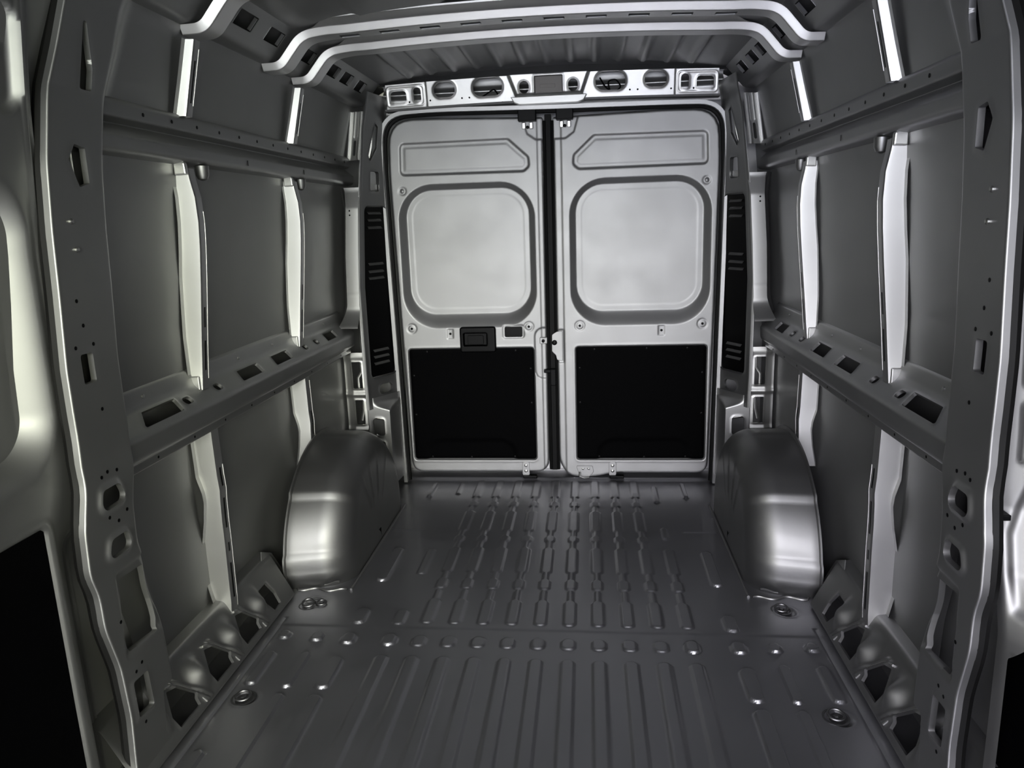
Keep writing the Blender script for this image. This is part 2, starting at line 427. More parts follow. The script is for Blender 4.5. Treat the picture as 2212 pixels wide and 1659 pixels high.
    for z in (.055, .084):
        lathe('rivet', [(.0085, 0), (.0085, .002), (.005, .004), (.002, .0045)], (tx, DY-.004, z), (0, -1, 0), STEEL, tb, 14)
    box('guide_block', tx-.014, tx+.058, DY-.020, DY+.01, .018, .032, BLACKP, root, .003)
    if s < 0:
        box('cavity_shade_plate', -.262, -.150, DY+.028, DY+.034, .755, .828, BLACKP, root, 0)  # black plate added behind the hole to stand for its shade
        # grab handle: black bezel with a recessed cup and pull
        def hh(x, z):
            d = rb(-.480, -.296, .692, .822, .012)(x, z); c = rb(-.462, -.339, .724, .794, .008)(x, z)
            t = np.clip(1+d/.008, 0, 1)
            return .022-.008*(1-np.sqrt(np.maximum(1-t*t, 0)))-.018*st(c, .006)
        g = hf('grab_handle', lin(-.484, -.292, .003), lin(.688, .826, .003), doorM, BLACKP, root, H=hh,
               holes=[lambda u, v: -rb(-.480, -.296, .692, .822, .014)(u, v)], back=.024)
        g['label'] = 'black plastic grab handle'
        prism('pull', rpts(-.44, -.36, .732, .778, .006), .003, .012, doorM, BLACKP, g)
        # latch striker + check link on the closing edge
        k = box('latch_striker', -.074, -.036, DY-.012, DY+.012, .730, .762, DOORP, root, .003)
        lathe('striker_pin', [(.008, 0), (.008, .012), (.005, .014)], (-.056, DY-.012, .746), (0, -1, 0), BLACKP, k, 14)
        box('door_stop', -.056, -.010, DY-.016, DY+.02, .580, .598, BLACKP, root, .004)
    else:
        k = prism('latch_plate', round_poly([(-.012, .775), (.012, .79), (.040, .792), (.040, .64), (.012, .645), (.006, .67), (-.014, .69)], .006), .0, .006, doorM, DOORP, root)
        k['label'] = 'bright bare metal latch plate'
        lathe('latch_bolt', [(.013, 0), (.013, .006), (.008, .009)], (.000, DY-.006, .735), (0, -1, 0), BLACKP, k, 16)
        box('lock_rod_guide', -.024, .004, DY-.020, DY+.02, .515, .60, BLACKP, root, .004)
        kk = prism('lower_latch', round_poly([(.10, .082), (.185, .082), (.19, .05), (.165, .022), (.12, .022)], .008), .0, .007, doorM, DOORP, root)
        for x in (.135, .165): lathe('rivet', [(.006, 0), (.006, .002), (.003, .004)], (x, DY-.007, .068), (0, -1, 0), STEEL, kk, 12)
        tube('latch_hook', [(.118, DY-.012, .05), (.118, DY-.022, .03), (.14, DY-.022, .022), (.165, DY-.012, .022)], .006, STEEL, kk)
    # top bracket
    bx0, bx1 = (-.150, -.064) if s < 0 else (.029, .110)
    b = box('top_bracket', bx0, bx1, DY-.045, DY+.005, 1.797, 1.850, BLACKP, root, .004)
    b['label'] = 'black top bracket'
    for i in range(2):
        xx = bx0+.025+i*.035
        box('bracket_tooth', xx-.009, xx+.009, DY-.012, DY+.004, 1.765, 1.795, STEEL, b, .003)
    lathe('bracket_pin', [(.007, 0), (.007, .012), (.004, .014)], ((bx0+bx1)/2, DY-.004, 1.772), (0, -1, 0), BLACKP, b, 12)
    # weather strip on the meeting edge
    xe = -.030 if s < 0 else .008
    tube('edge_seal', [(xe, DY+.010, z) for z in np.linspace(.06, 1.80, 30)], .008, RUBBER, root)
    return root
for s in (-1, 1): rear_door(s)
# strip between the doors
cs = prism('seal_strip', rpts(-.028, .004, .055, 1.83, .004), -.035, -.012, doorM, RUBBER, None)
tag(cs, 'black rubber seal strip standing in the gap between the two rear doors', 'seal')

# ---- door opening: bright flange and black rubber seal around both doors
def opening(dx, dz, r):
    P = round_poly([(-(.790+dx), -.0), (-(.812+dx), 1.56), (-(.800+dx), 1.852+dz), (-.55, 1.862+dz), (0, 1.850+dz), (.55, 1.845+dz), (.800+dx, 1.838+dz), (.812+dx, 1.56), (.790+dx, -.0)],
                   [0, .05, r, .1, .1, .1, r, .05, 0], n=8, closed=False)
    return P
fr = tube('door_frame_flange', [(x, 3.668, z+.01) for x, z in opening(.006, -.008, .16)], 0, PAINTLIT, sec=[(-.009, -.010), (.009, -.010), (.009, .05), (-.009, .05)])
tag(fr, 'bright silver flange framing the opening around both rear doors', 'door frame')
sl = tube('door_seal', [(x, 3.700, z+.012) for x, z in opening(-.004, -.020, .14)], .013, RUBBER)
tag(sl, 'black rubber weather seal running round the outside of both rear doors', 'seal')

# ================================================================ REAR HEADER
HY = 3.65
def hz(x): return .014*(1-(np.abs(x)/.77)**2)
hd = empty('rear_header', (0, HY, 1.93)); tag(hd, 'pierced bright steel header beam with oval holes above the rear doors', 'header beam')
hh_ = []; lp = []; bk = []
for s in (-1, 1):
    for a, b, c, d, r in ((.668, .745, 1.894, 1.948, .016), (.598, .634, 1.893, 1.958, .017), (.435, .535, 1.905, 1.970, .032),
                          (.214, .350, 1.898, 1.975, .037), (.090, .134, 1.897, 1.950, .022)):
        hh_.append(rb(s*a, s*b, c, d, r)); lp.append(.005 if .2 < a < .58 else .003); bk.append(.012)
hh_.append(rb(-.066, .066, 1.896, 1.970, .006)); lp.append(.002); bk.append(.012)
pod = poly([(-.195, 1.99), (.195, 1.99), (.155, 1.885), (-.155, 1.885)])
def headH(x, z):
    h = .016*st(pod(x, z), .014)+.22*(z-1.90)
    h = h-.006*st(rb(.650, .757, 1.885, 1.965, .012)(np.abs(x), z)*1.0, .006)*0
    h = h+.004*st(rb(-.575, .575, 1.80, 2.1, .005)(x, z), .006)
    return h+.003*np.exp(-((rb(.585, .76, 1.884, 1.966, .014)(np.abs(x), z))/.004)**2)
fpl = hf('face_plate', lin(-.765, .765, .0035), lin(1.872, 1.978, .003), lambda u, v, h: (u, HY-h, v+hz(u)), GALV, hd, H=headH, holes=hh_, lip=lp, back=bk, lipw=.006, angle=70)
# flange below and lip above
sp, sn, ss = section([(3.648, 1.873), (3.655, 1.862), (3.70, 1.862)], .004)
hf('lower_flange', lin(-.775, .775, .02), svals(ss), lambda u, v, h: (u, sp(v)[0], sp(v)[1]+hz(u)*.8), PAINT, hd)
pl = prism('pod_flange', [(-.175, 1.884), (.175, 1.884), (.160, 1.860), (.135, 1.850), (-.135, 1.850), (-.160, 1.860)], .0, .036, lambda u, v, h: (u, HY-h, v+.012), GALV, hd, bevel=.003)
hf('rear_channel', lin(-.80, .80, .02), svals(section([(3.735, 1.86), (3.74, 1.925), (3.715, 1.945), (3.74, 1.965), (3.74, 2.02)], .01)[2]),
   lambda u, v, h: (u, section([(3.735, 1.86), (3.74, 1.925), (3.715, 1.945), (3.74, 1.965), (3.74, 2.02)], .01)[0](v)[0],
                    section([(3.735, 1.86), (3.74, 1.925), (3.715, 1.945), (3.74, 1.965), (3.74, 2.02)], .01)[0](v)[1]), GALV, hd)
box('lamp_plate', -.064, .064, HY-.006, HY+.002, 1.908, 1.986, GREYP, hd, .003)['label'] = 'grey brown plastic lamp blank'
box('lamp_slot', -.04, .03, HY-.008, HY-.004, 1.935, 1.950, GREYP, hd, .001)
for s in (-1, 1):
    for x in (.405, .555, .195+.175, .64+.015): 
        lathe('bolt', [(.004, 0), (.004, .003), (.002, .004)], (s*x, HY-.0042, 1.897+hz(x)), (0, -1, 0), BLACKP, fpl, 10)
# roof end cross panel between header and roof
ce = hf('trim_1', lin(-.80, .80, .02), lin(0, 1, .1), lambda u, v, h: (u, 3.648+.03*v, 1.975+hz(u)+v*(roof_z(u)-1.975-hz(u)+.004)), PAINT)
tag(ce, 'dark edge strip joining the roof ribs to the rear header', 'trim', kind='structure')
# a loose cable seen through the header holes
for pts, lab in (([(.235, 3.70, 1.975), (.26, 3.69, 1.93), (.30, 3.695, 1.905), (.335, 3.70, 1.93), (.31, 3.70, 1.965), (.27, 3.70, 1.96), (.285, 3.70, 1.90)], 'thin black cable loop behind the oval header hole right of centre'),
                 ([(-.35, 3.705, 1.90), (-.30, 3.695, 1.925), (-.26, 3.70, 1.95), (-.235, 3.70, 1.915), (-.22, 3.70, 1.89)], 'thin black cable behind the oval header hole left of centre')):
    P = np.array(pts); t = np.linspace(0, len(P)-1, 40); 
    Q = np.stack([np.interp(t, range(len(P)), P[:, k]) for k in range(3)], 1)
    for _ in range(4): Q[1:-1] = (Q[:-2]+Q[1:-1]*2+Q[2:])/4
    tag(tube('cable', Q, .0035, BLACKP), lab, 'cable')

# ================================================================ REAR CORNER PILLARS
# plan of the pillar (X, Y) at mid height, shifted with height
def pil_shift(z): return np.interp(z, [0, .3, .6, 1.05, 1.42, 1.77, 1.95], [-.012, -.002, .004, .004, -.022, -.062, -.10])
def pil_in(z): return np.interp(z, [0, 1.3, 1.7, 1.85, 1.95], [0, 0, .004, -.012, -.03])
PP = [(.803, 3.710), (.803, 3.676), (.807, 3.664), (.898, 3.492), (.903, 3.478), (.918, 3.470), (.922, 3.52)]
ppos, pnrm, ps = section(PP, [0, .006, .01, .004, .004, .004, 0])
L0 = ps[-1]
for s in (-1, 1):
    nm = SIDE[s]
    root = empty('corner_pillar', (s*.86, 3.58, 0))
    tag(root, f'{nm} rear corner pillar in dark silver steel beside the rear door, carrying a long black vent', 'pillar')
    def PM(u, v, h):
        x, y = ppos(v); nx, ny = pnrm(v); w = np.clip((x-.80)/.10, 0, 1.2)
        return (s*(x+pil_shift(u)*w+pil_in(u)*(1-w)-nx*h), y-ny*h, u)
    # v of features: face runs from about .06 to .23
    va, vb = .058, .228; vm = (va+vb)/2
    holes = [rb(.600, 1.432, va-.010, vb-.002, .030), rb(1.498, 1.590, vm-.045, vm+.035, .014),
             poly([(1.64, vm+.035), (1.66, vm+.050), (1.80, vm-.01), (1.79, vm-.035), (1.70, vm-.03)], .004), rb(.512, .562, vm-.056, vm+.036, .024)]
    hf('pillar_sheet', lin(.45, 1.93, .004), svals(ps, step=.004), PM, PAINT, root, holes=holes, back=[.02, .02, .012, .012], lip=[.002, .002, .002, .002], lipw=.005, angle=60,
       H=lambda u, v: 0*u)
    # seat of the hole: lit tab low in the square opening
    tb = prism('bright_tab', [(1.502, vm-.040), (1.502, vm+.030), (1.532, vm+.030), (1.532, vm-.040)], -.018, -.010, PM, GALV, root)
    tube('lock_bar', [(s*.862, 3.60, 1.64), (s*.845, 3.60, 1.70), (s*.832, 3.595, 1.79)], .010, GALV, root)
    # black vent grille in the long opening
    g = empty('air_vent', (s*.86, 3.56, .6)); tag(g, f'long black plastic air extractor vent set in the {nm} rear corner pillar', 'vent')
    hf('vent_body', lin(.606, 1.426, .01), np.linspace(va-.016, vb+.004, 14), lambda u, v, h: PM(u, v, h-.010), BLACKP, g)
    for z in (1.398, 1.365, 1.330, 1.158, 1.122, 1.090, .735, .703, .670):
        hf('vent_slat', np.array([z-.006, z-.003, z+.004, z+.006]), np.linspace(va+.030, vb-.036, 8),
           lambda u, v, h: PM(u, v, h-.009+.008*np.clip((z+.006-u)/.009, 0, 1)), GLOSSB, g)
    # lower box of the pillar, facing forward
    def FM(u, v, h):
        pl_ = 3.500+.16*np.clip((.812-u)/.017, 0, 1)**1.7
        sh_ = np.clip(3.655-(u-.803)/.095*.163, 3.488, 3.655)
        k = np.clip((v-(.440+.03*(u-.80)/.12))/.035, 0, 1); k = k*k*(3-2*k)
        return (s*u, pl_+(np.maximum(sh_, pl_)-pl_)*k-h, v)
    lb = hf('pillar_foot', lin(.795, .922, .0045), lin(.06, .505, .0045),
            FM, PAINTLIT, root,
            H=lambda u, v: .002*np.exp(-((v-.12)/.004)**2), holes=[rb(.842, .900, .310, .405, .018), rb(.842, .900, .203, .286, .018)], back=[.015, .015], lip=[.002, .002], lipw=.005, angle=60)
    tube('brace', [(s*.85, 3.66, .35), (s*.93, 3.64, .37)], .008, GALV, root)
    tube('brace', [(s*.85, 3.66, .21), (s*.93, 3.64, .28)], .005, GALV, root)
    tube('brace', [(s*.85, 3.66, .28), (s*.93, 3.64, .21)], .005, GALV, root)

    # ---- last side post, beside the pillar, bright facing forward
    lpst = empty('window_post', (s*.94, 3.45, .90))
    tag(lpst, f'broad pale sheet strip with fine joint lines beside the {nm} rear corner pillar', 'post')
    Zp = [.86, .92, .97, 1.2, 1.42, 1.50, 1.53]
    xi = [.905, .908, .912, .900, .884, .872, .868]; xo = [1.005, .985, .972, .962, .944, .952, .96]
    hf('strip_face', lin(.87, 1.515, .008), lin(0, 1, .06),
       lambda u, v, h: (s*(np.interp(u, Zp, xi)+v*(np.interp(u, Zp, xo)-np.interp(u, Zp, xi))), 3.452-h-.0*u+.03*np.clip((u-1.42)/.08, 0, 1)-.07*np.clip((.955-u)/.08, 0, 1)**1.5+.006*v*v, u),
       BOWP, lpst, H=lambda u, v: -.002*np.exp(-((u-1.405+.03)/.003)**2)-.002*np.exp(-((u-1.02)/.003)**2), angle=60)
    hf('strip_flank', lin(.90, 1.515, .03), lin(0, .08, .02), lambda u, v, h: (s*(np.interp(u, Zp, xo)+.001+.4*v), 3.458+v, u), PAINT, lpst)
    for z in (1.41, 1.39, 1.055, 1.035):
        lathe('bolt', [(.0045, 0), (.0045, .003), (.002, .005)], (s*.925, 3.458, z), (0, -1, 0), BLACKP, lpst, 10)

    # ---- open frames low on the side, outboard of the pillar
    fz = empty('side_frame', (s*.965, 3.5, .3)); tag(fz, f'bare metal ladder frame with two openings low beside the {nm} rear corner pillar', 'frame')
    hf('frame_plate', lin(.925, 1.03, .004), lin(.27, .735, .004), lambda u, v, h: (s*u, 3.50-h, v), GALV, fz,
       H=lambda u, v: .006*np.exp(-((v-.525)/.012)**2)+.006*np.exp(-((v-.715)/.02)**2)-.012*np.clip((u-.99)/.03, 0, 1)+.006*np.exp(-((v-.345)/.012)**2),
       holes=[rb(.938, .990, .555, .69, .006), rb(.938, .986, .37, .498, .006)], back=[.012, .012], lip=[.003, .003], lipw=.005)
    tube('inner_rib', [(s*.955, 3.55, .69), (s*.955, 3.55, .63), (s*.975, 3.55, .60), (s*.975, 3.55, .55)], .008, GALV, fz)
    tube('inner_rib', [(s*.955, 3.55, .50), (s*.958, 3.55, .43), (s*.97, 3.55, .38)], .008, GALV, fz)

    # ---- upper corner bracket, by the roof
    ub = empty('upper_bracket', (s*.90, 3.6, 1.66)); tag(ub, f'bare metal slotted bracket high in the {nm} rear corner under the roof', 'bracket')
    def UM(u, v, h):
        k = np.clip((1.86-v)/.20, 0, 1)
        return (s*(u+.030*k), 3.585-h+.02*(u-.87)/.06, v)
    hf('bracket_plate', lin(.862, .932, .0035), lin(1.645, 1.862, .0035), UM, GALV, ub, H=lambda u, v: .007*st(rb(.872, .884, 1.60, 1.90, .004)(u, v), .004)+.006*st(rb(.900, .912, 1.745, 1.90, .004)(u, v), .004)+.01*st(rb(.922, .94, 1.6, 1.9, .003)(u, v), .004),
       holes=[rb(.890, .905, 1.665, 1.735, .0072)], back=.01, lip=.001)

# ================================================================ WHEEL HOUSINGS
def wheel_housing(s):
    nm = SIDE[s]
    YC, ZC, A, B = 2.93, .06, .462, .425
    xin, fil = .735, .105
    th = np.concatenate([np.linspace(-.13, 0, 4)[:-1], np.linspace(0, math.pi, 90), np.linspace(math.pi, math.pi+.13, 4)[1:]])
    # v: along X from wall inward, round the fillet, down the inner face
    prof = [(.972, .040), (.968, -.014), (.962, -.014), (.960, 0)]+[(x, 0) for x in np.linspace(.955, xin+fil, 12)]
    prof += [(xin+fil-fil*math.sin(a), fil-fil*math.cos(a)) for a in np.linspace(0, math.pi/2, 12)[1:]]
    prof += [(xin+.0, d) for d in np.linspace(fil+.01, .43, 26)]
    prof = np.array(prof); n = len(prof)
    V = []; Fc = []
    for i, t in enumerate(th):
        for x, d in prof:
            z_s = ZC+B*math.sin(t)
            cr = 0
            # stepped bands across the front
            if t < math.pi/2:
                cr = -.008*(1/(1+math.exp(-(z_s-.142)/.0035)))*(1/(1+math.exp((z_s-.345)/.0035)))
                cr += .004*math.exp(-((z_s-.10)/.010)**2)*0-.004*(1/(1+math.exp((z_s-.095)/.003)))
                cr += -.003*(1/(1+math.exp(-(z_s-.372)/.004)))+.004*math.exp(-((z_s-.348)/.005)**2)+.003*math.exp(-((z_s-.140)/.005)**2)
            cr *= 1-min(1, max(0, (d-.05)/.06)) if d > .05 else 1
            # fanned ribs on the inner face
            fan = 0
            if d > .06:
                for ph in (1.05, 1.35, 1.7, 2.1):
                    fan += .005*math.exp(-((t-ph)/.022)**2)*min(1, (d-.06)/.03)*max(0, min(1, (.30-d)/.05))
            tp = .20*max(0, .95-x)*max(0, math.cos(min(max(t, 0), math.pi)))
            ra, rb_ = A+cr-d-(tp if d < .12 else .043*max(0, math.cos(min(max(t, 0), math.pi)))), B+cr-d
            tt = t if t <= math.pi/2 else t
            y = YC-max(ra, 0.0)*math.cos(min(max(t, 0), math.pi)); z = ZC+max(rb_, 0.0)*math.sin(min(max(t, 0), math.pi))
            if t < 0: z = ZC*(1+t/.13); y = YC-ra+.030*(-t/.13)
            if t > math.pi: z = ZC*(1-(t-math.pi)/.13); y = YC+ra
            V.append((s*(x-fan), y, z))
    m = len(th)
    for i in range(m-1):
        for k in range(n-1): Fc.append((i*n+k, i*n+k+1, (i+1)*n+k+1, (i+1)*n+k))
    # inner face below the axle line is closed by the two legs and this plate
    root = empty('wheel_housing', (s*.87, YC, 0))
    tag(root, {-1: 'rounded silver wheel housing on the left of the floor, bright yellowish sheen on its front', 1: 'rounded silver wheel housing on the right of the floor, pinkish sheen on its front'}[s], 'wheel housing')
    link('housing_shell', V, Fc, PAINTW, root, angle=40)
    # foot flange on the floor, wavy in front
    P = [(s*x, 2.497+.010*math.sin(x*60)+(.0 if x < .93 else .01)) for x in np.linspace(.742, .955, 24)]
    tube('foot_weld', [(x, y, .004) for x, y in P], .005, PAINTW, root)
    tube('foot_weld', [(s*.728, y, .005) for y in np.linspace(2.50, 3.36, 30)], .005, PAINT, root)
    tube('sealer_bead', [(s*.765+s*.13*(k/12), 2.492+.012*math.sin(k/12*3.1), .030+.01*math.cos(k*.5)) for k in range(0, 7)], .004, PAINTW, root)
for s in (-1, 1): wheel_housing(s)

# ================================================================ SIDE STRUCTURE
BRZ = [.86, 1.05, 1.25, 1.36, 1.43, 1.50, 1.53]
for s in (-1, 1):
    nm = SIDE[s]; other = SIDE[-s]
    # ---- front door pillar (panel behind the sliding door opening)
    ZF = [0, .07, .2, .34, .46, .545, .60, .71, .79, .90, .96, 1.06, 1.22, 1.35, 1.49, 1.63, 1.73, 1.83, 1.95]
    YF = [1.475, 1.478, 1.485, 1.473, 1.440, 1.437, 1.418, 1.424, 1.458, 1.465, 1.465, 1.467, 1.480, 1.488, 1.503, 1.535, 1.570, 1.60, 1.64]
    ZG = np.linspace(-.1, 2.05, 216); YG = np.convolve(np.interp(ZG, ZF, YF), np.hanning(9)/np.hanning(9).sum(), 'same'); YG[:6] = YF[0]; YG[-12:] = YG[-13]
    def yf(z): return np.interp(z, ZG, YG)
    pz = [0, .2, .6, .72, .84, 1.05, 1.3, 1.5, 1.65, 1.85, 1.93]; px = [.935, .932, .926, .926, .938, .940, .938, .936, .934, .905, .885]
    def panx(u, z):
        base = np.interp(z, pz, px)
        t = np.clip((u-(.17+.25*np.clip((.80-z)/.08, 0, 1)*np.clip((z-.0)/.1, 0, 1)*0))/.07, 0, 1); t = t*t*(3-2*t)
        # below the belt rail the panel eases out slowly
        t2 = np.clip((u-.17)/.13, 0, 1); t2 = t2+.5*(t2*t2*(3-2*t2)-t2); t2 = np.maximum(t2, np.clip((.185-z)/.02, 0, 1)*np.clip((u-.13)/.03, 0, 1))
        low = 1/(1+np.exp((z-.76)/.02)); tt = low*t2+(1-low)*t
        return base+(skx(z)-.004-base)*tt
    def PMf(u, v, h):
        uu = np.maximum(u, 0)
        x = panx(uu, v)-h; y = yf(v)+u
        a = np.clip(-u/.020, 0, 1.4)         # roll round the front edge, outwards
        x = x+np.where(u < 0, .003*(1-np.cos(np.minimum(a*4, 1)*math.pi/2))+np.maximum(a-.25, 0)*.012, 0)
        y = y+np.where(u < 0, .020*a-.004*np.sin(np.minimum(a*4, 1)*math.pi/2), 0)
        return (s*x, y, v)
    def hl(f): return lambda u, v: f(u+yf(v), v)
    root = empty('door_pillar', (s*.94, 1.52, 0))
    tag(root, f'{nm} sliding door pillar in dark silver steel with oval and square access holes', 'pillar')
    holes = [hl(poly([(1.500, .742), (1.506, .757), (1.545, .757), (1.549, .744)], .016)),
             hl(poly([(1.498, .626), (1.503, .640), (1.54, .640), (1.543, .626)], .016)),
             hl(poly([(1.520, .540), (1.632, .532), (1.635, .43), (1.622, .355), (1.520, .362), (1.502, .40), (1.512, .46)], .006)),
             hl(poly([(1.510, .19), (1.505, .277), (1.552, .275), (1.560, .185)], .006)),
             hl(rb(1.510, 1.552, 1.016, 1.083, .006)),
             hl(poly([(1.592, 1.448), (1.570, 1.50), (1.592, 1.53), (1.620, 1.525), (1.620, 1.455)], .004)),
             hl(poly([(1.640, 1.66), (1.668, 1.66), (1.672, 1.70), (1.655, 1.79)], .006))]
    us = np.concatenate([np.linspace(-.028, 0, 12)[:-1], lin(0, .20, .0035)[:-1], lin(.20, .62, .02)])
    def pH(u, v):
        y = u+yf(v); h = -.010*st(rb(1.49, 1.66, .34, .575, .02)(y, v), .02)
        return h
    sht = hf('pillar_sheet', us, lin(.0, 1.93, .004), PMf, PAINT, root, H=pH, holes=holes, back=[.014]*7, lip=[.007, .007, .002, .004, .001, .001, .001], lipw=.009, angle=60, snap=.6)
    dots = [(1.51, .80), (1.533, .806), (1.566, .80), (1.505, .705), (1.535, .686), (1.57, .70), (1.49, .45), (1.65, .44), (1.52, .30), (1.545, .31), (1.53, .155), (1.525, 1.20), (1.535, 1.145), (1.50, 1.10), (1.56, 1.10), (1.555, .95), (1.545, 1.37), (1.55, 1.31)]
    for y, z in dots[:16]:
        x = float(panx(max(y-float(yf(z)), 0), z))
        if y < 1.49 or abs(z-.45) < .02 and y > 1.6: continue
        lathe('bolt_hole', [(.0045, -.002), (.0045, .0006), (.002, .0010)], (s*x, y, z), (-s, 0, 0), BLACKP, sht, 10)
    for y, z in dots[16:]:
        lathe('stud', [(.006, -.002), (.006, .004), (.003, .006)], (s*.938, y, z), (-s, 0, 0), STEEL, sht, 10)
    # bright seat inside the trapezoid hole
    box('bright_tab', s*.955, s*.985, 1.60, 1.606, 1.462, 1.52, GALV, root, .001)
    # black rubber seal round the sliding door opening
    sd = tube('door_seal', [(s*(np.interp(z, pz, px)+.026), float(yf(z))+.006, z) for z in np.linspace(.02, 1.9, 60)], .014, RUBBER)
    tag(sd, f'black rubber seal along the front edge of the {nm} sliding door pillar', 'seal')
    # outboard return of the pillar
    hf('pillar_return', lin(.0, 1.93, .02), lin(0, .12, .02), lambda u, v, h: (s*(np.interp(u, pz, px)+.016+.3*v), yf(u)+v, u), PAINT, root)

    # ---- belt rail with pierced ledge
    P = [(1.030, .945), (1.020, .936), (1.012, .897), (1.006, .886), (.957, .843), (.950, .832), (.952, .788), (.958, .775), (.974, .768), (.976, .742), (1.000, .733), (1.040, .728)]
    if s < 0: P = P
    q, qn, qs = section(P, [0, .004, .005, .006, .008, .008, .006, .006, .005, .004, .004, 0])
    lg0 = qs[0]+math.hypot(.01, .009)+math.hypot(.008, .039)+math.hypot(.006, .011); lgl = math.hypot(.049, .043)
    c0, c1 = lg0+.010, lg0+lgl-.010
    def BM(u, v, h):
        x, z = q(v); nx, nz = qn(v)
        k = np.clip((1.735-u)/.06, 0, 1)**2
        return (s*(x-nx*-h*1+k*.03), u, z+nz*h)
    def BMh(u, v, h):
        x, z = q(v); nx, nz = qn(v); sg = -1
        k = np.clip((1.735-u)/.06, 0, 1)**2
        return (s*(x+nx*h*sg+k*.0), u, z+nz*h*sg)
    def par(a, b, sh=.0): return poly([(a+.02, c0+.004), (b-.004, c0+.004), (b-.012, c1-.006), (a+.004, c1-.006)], .004)
    H_ = [poly([(1.79, c0+.003), (1.942, c0+.003), (1.932, c1-.004), (1.755, c1-.004)], .004)]
    for a, b in ((2.315, 2.485), (2.59, 2.75), (3.14, 3.285)): H_.append(par(a, b))
    for yc in (1.987, 2.168, 2.905, 3.035): H_.append(rbox(yc, (c0+c1)/2, .021, .013, .012))
    root = empty('belt_rail', (s*.99, 2.6, .84))
    tag(root, f'{nm} mid-height steel belt rail with a row of slots pierced in its ledge', 'rail')
    sht = hf('rail_sheet', np.concatenate([lin(1.63, 3.47, .0045)]), svals(qs, step=.0045), BMh, PAINT, root, holes=H_, back=.010, lip=[.0015]*len(H_), lipw=.004, angle=50)
    for k in range(9):
        y = 1.80+.19*k
        lathe('bolt_hole', [(.004, -.002), (.004, .0005), (.002, .001)], (s*.975, y, .755), (-s, 0, 0), BLACKP, sht, 8)
    for k in range(6):
        y = 1.83+.28*k
        lathe('stud', [(.005, -.002), (.005, .003), (.003, .004)], (s*1.015, y, .915), (-s, 0, .1), PAINTLIT, sht, 8)

    # ---- upper rail
    P = [(.990, 1.668), (.960, 1.660), (.951, 1.650), (.953, 1.616), (.978, 1.604), (.946, 1.577), (.938, 1.570), (.940, 1.541), (.950, 1.532), (.990, 1.526)]
    q2, qn2, qs2 = section(P, [0, .004, .006, .005, .004, .004, .006, .007, .006, 0])
    def RM(u, v, h):
        x, z = q2(v); nx, nz = qn2(v)
        k = np.clip((1.78-u)/.08, 0, 1); k = k*k*(3-2*k)
        return (s*(x+(np.maximum(.945-x, -1)*0)+k*.0), u, z)
    root = empty('upper_rail', (s*.96, 2.7, 1.53))
    tag(root, f'{nm} upper horizontal steel rail with a dark groove and a line of bolt holes', 'rail')
    sht = hf('rail_sheet', lin(1.66, 3.60, .02), svals(qs2, step=.01), RM, PAINT, root, angle=50)
    for k in range(13):
        y = 1.90+.135*k
        lathe('bolt_hole', [(.005, -.002), (.005, .0006), (.002, .001)], (s*.9515, y, 1.634), (-s, 0, 0), BLACKP, sht, 10)
    for y in (2.45, 2.95): box('slot', s*.937, s*.9375, y, y+.006, 1.545, 1.562, BLACKP, sht, 0)

    # ---- sill (rocker) rail with pierced and dimpled slope
    P = [(.938, .000), (.925, .010), (.924, .018), (1.000, .165), (1.008, .175), (1.046, .182)]
    q3, qn3, qs3 = section(P, [0, .004, .006, .008, .006, 0])
    s0 = float(qs3[0]+math.hypot(.013, .01)+math.hypot(.001, .008))
    def sh(dy, w=1): return poly([(1.668+dy, s0+.022), (1.662+dy, s0+.055), (1.69+dy, s0+.113), (1.722+dy, s0+.103), (1.766+dy, s0+.052), (1.764+dy, s0+.020)], .004)
    H_ = [sh(0), sh(.204), sh(.404), poly([(2.288, s0+.022), (2.268, s0+.06), (2.262, s0+.108), (2.322, s0+.108), (2.338, s0+.06), (2.335, s0+.022)], .004)]
    def sH(u, v):
        h = 0*u
        for yc in (1.612, 1.818, 2.022, 2.222):
            a = np.clip(1-np.abs(u-yc)/np.where(u < yc, .056, .046), 0, 1); b = np.clip(1-np.abs(v-(s0+.085))/.072, 0, 1)
            a = a*a*(3-2*a); b = b*b*(3-2*b)
            k = a*b; h = h+.030*k
        for y0 in (0, .204, .404):
            # folded rib behind each hole
            d = np.abs((u-(1.722+y0))*.78+(v-(s0+.12))*.63)
            on = st(-(v-(s0+.002)), .01)*st((v-(s0+.135)), .01)
            h = h+.008*np.exp(-((d-.006)/.006)**2)*on*(u > 1.69+y0)
        return h
    def SMp(u, v, h):
        x, z = q3(v); nx, nz = qn3(v)
        if s0: pass
        return (s*(x+nx*h), u, z+nz*h)
    root = empty('sill_rail', (s*.97, 1.95, 0))
    tag(root, f'{nm} floor-level sill rail with large rounded triangular holes and pressed dimples', 'rail')
    hf('rail_sheet', lin(1.46, 2.44, .003), svals(qs3, step=.003), SMp, PAINT, root, H=sH, holes=H_, back=.010, lip=[.002]*4, lipw=.006, angle=50)
    for y0 in (0, .204, .404):
        pth = round_poly([(1.690+y0, s0+.128), (1.728+y0, s0+.116), (1.775+y0, s0+.058), (1.792+y0, s0+.008)], .02, closed=False)
        pth = [SMp(np.array(a), np.array(b), np.array(.003)) for a, b in pth]
        tube('folded_lip', [(float(a), float(b), float(c)) for a, b, c in pth], .0035, PAINTLIT, root)
    # closing bracket next to the wheel housing
    prism('end_bracket', [(2.36, .15), (2.40, .20), (2.46, .17), (2.50, .06), (2.44, .02), (2.38, .04)], 0, .004, lambda u, v, h: (s*(.965+(v-.02)*.3-h), u, v), PAINT, root)

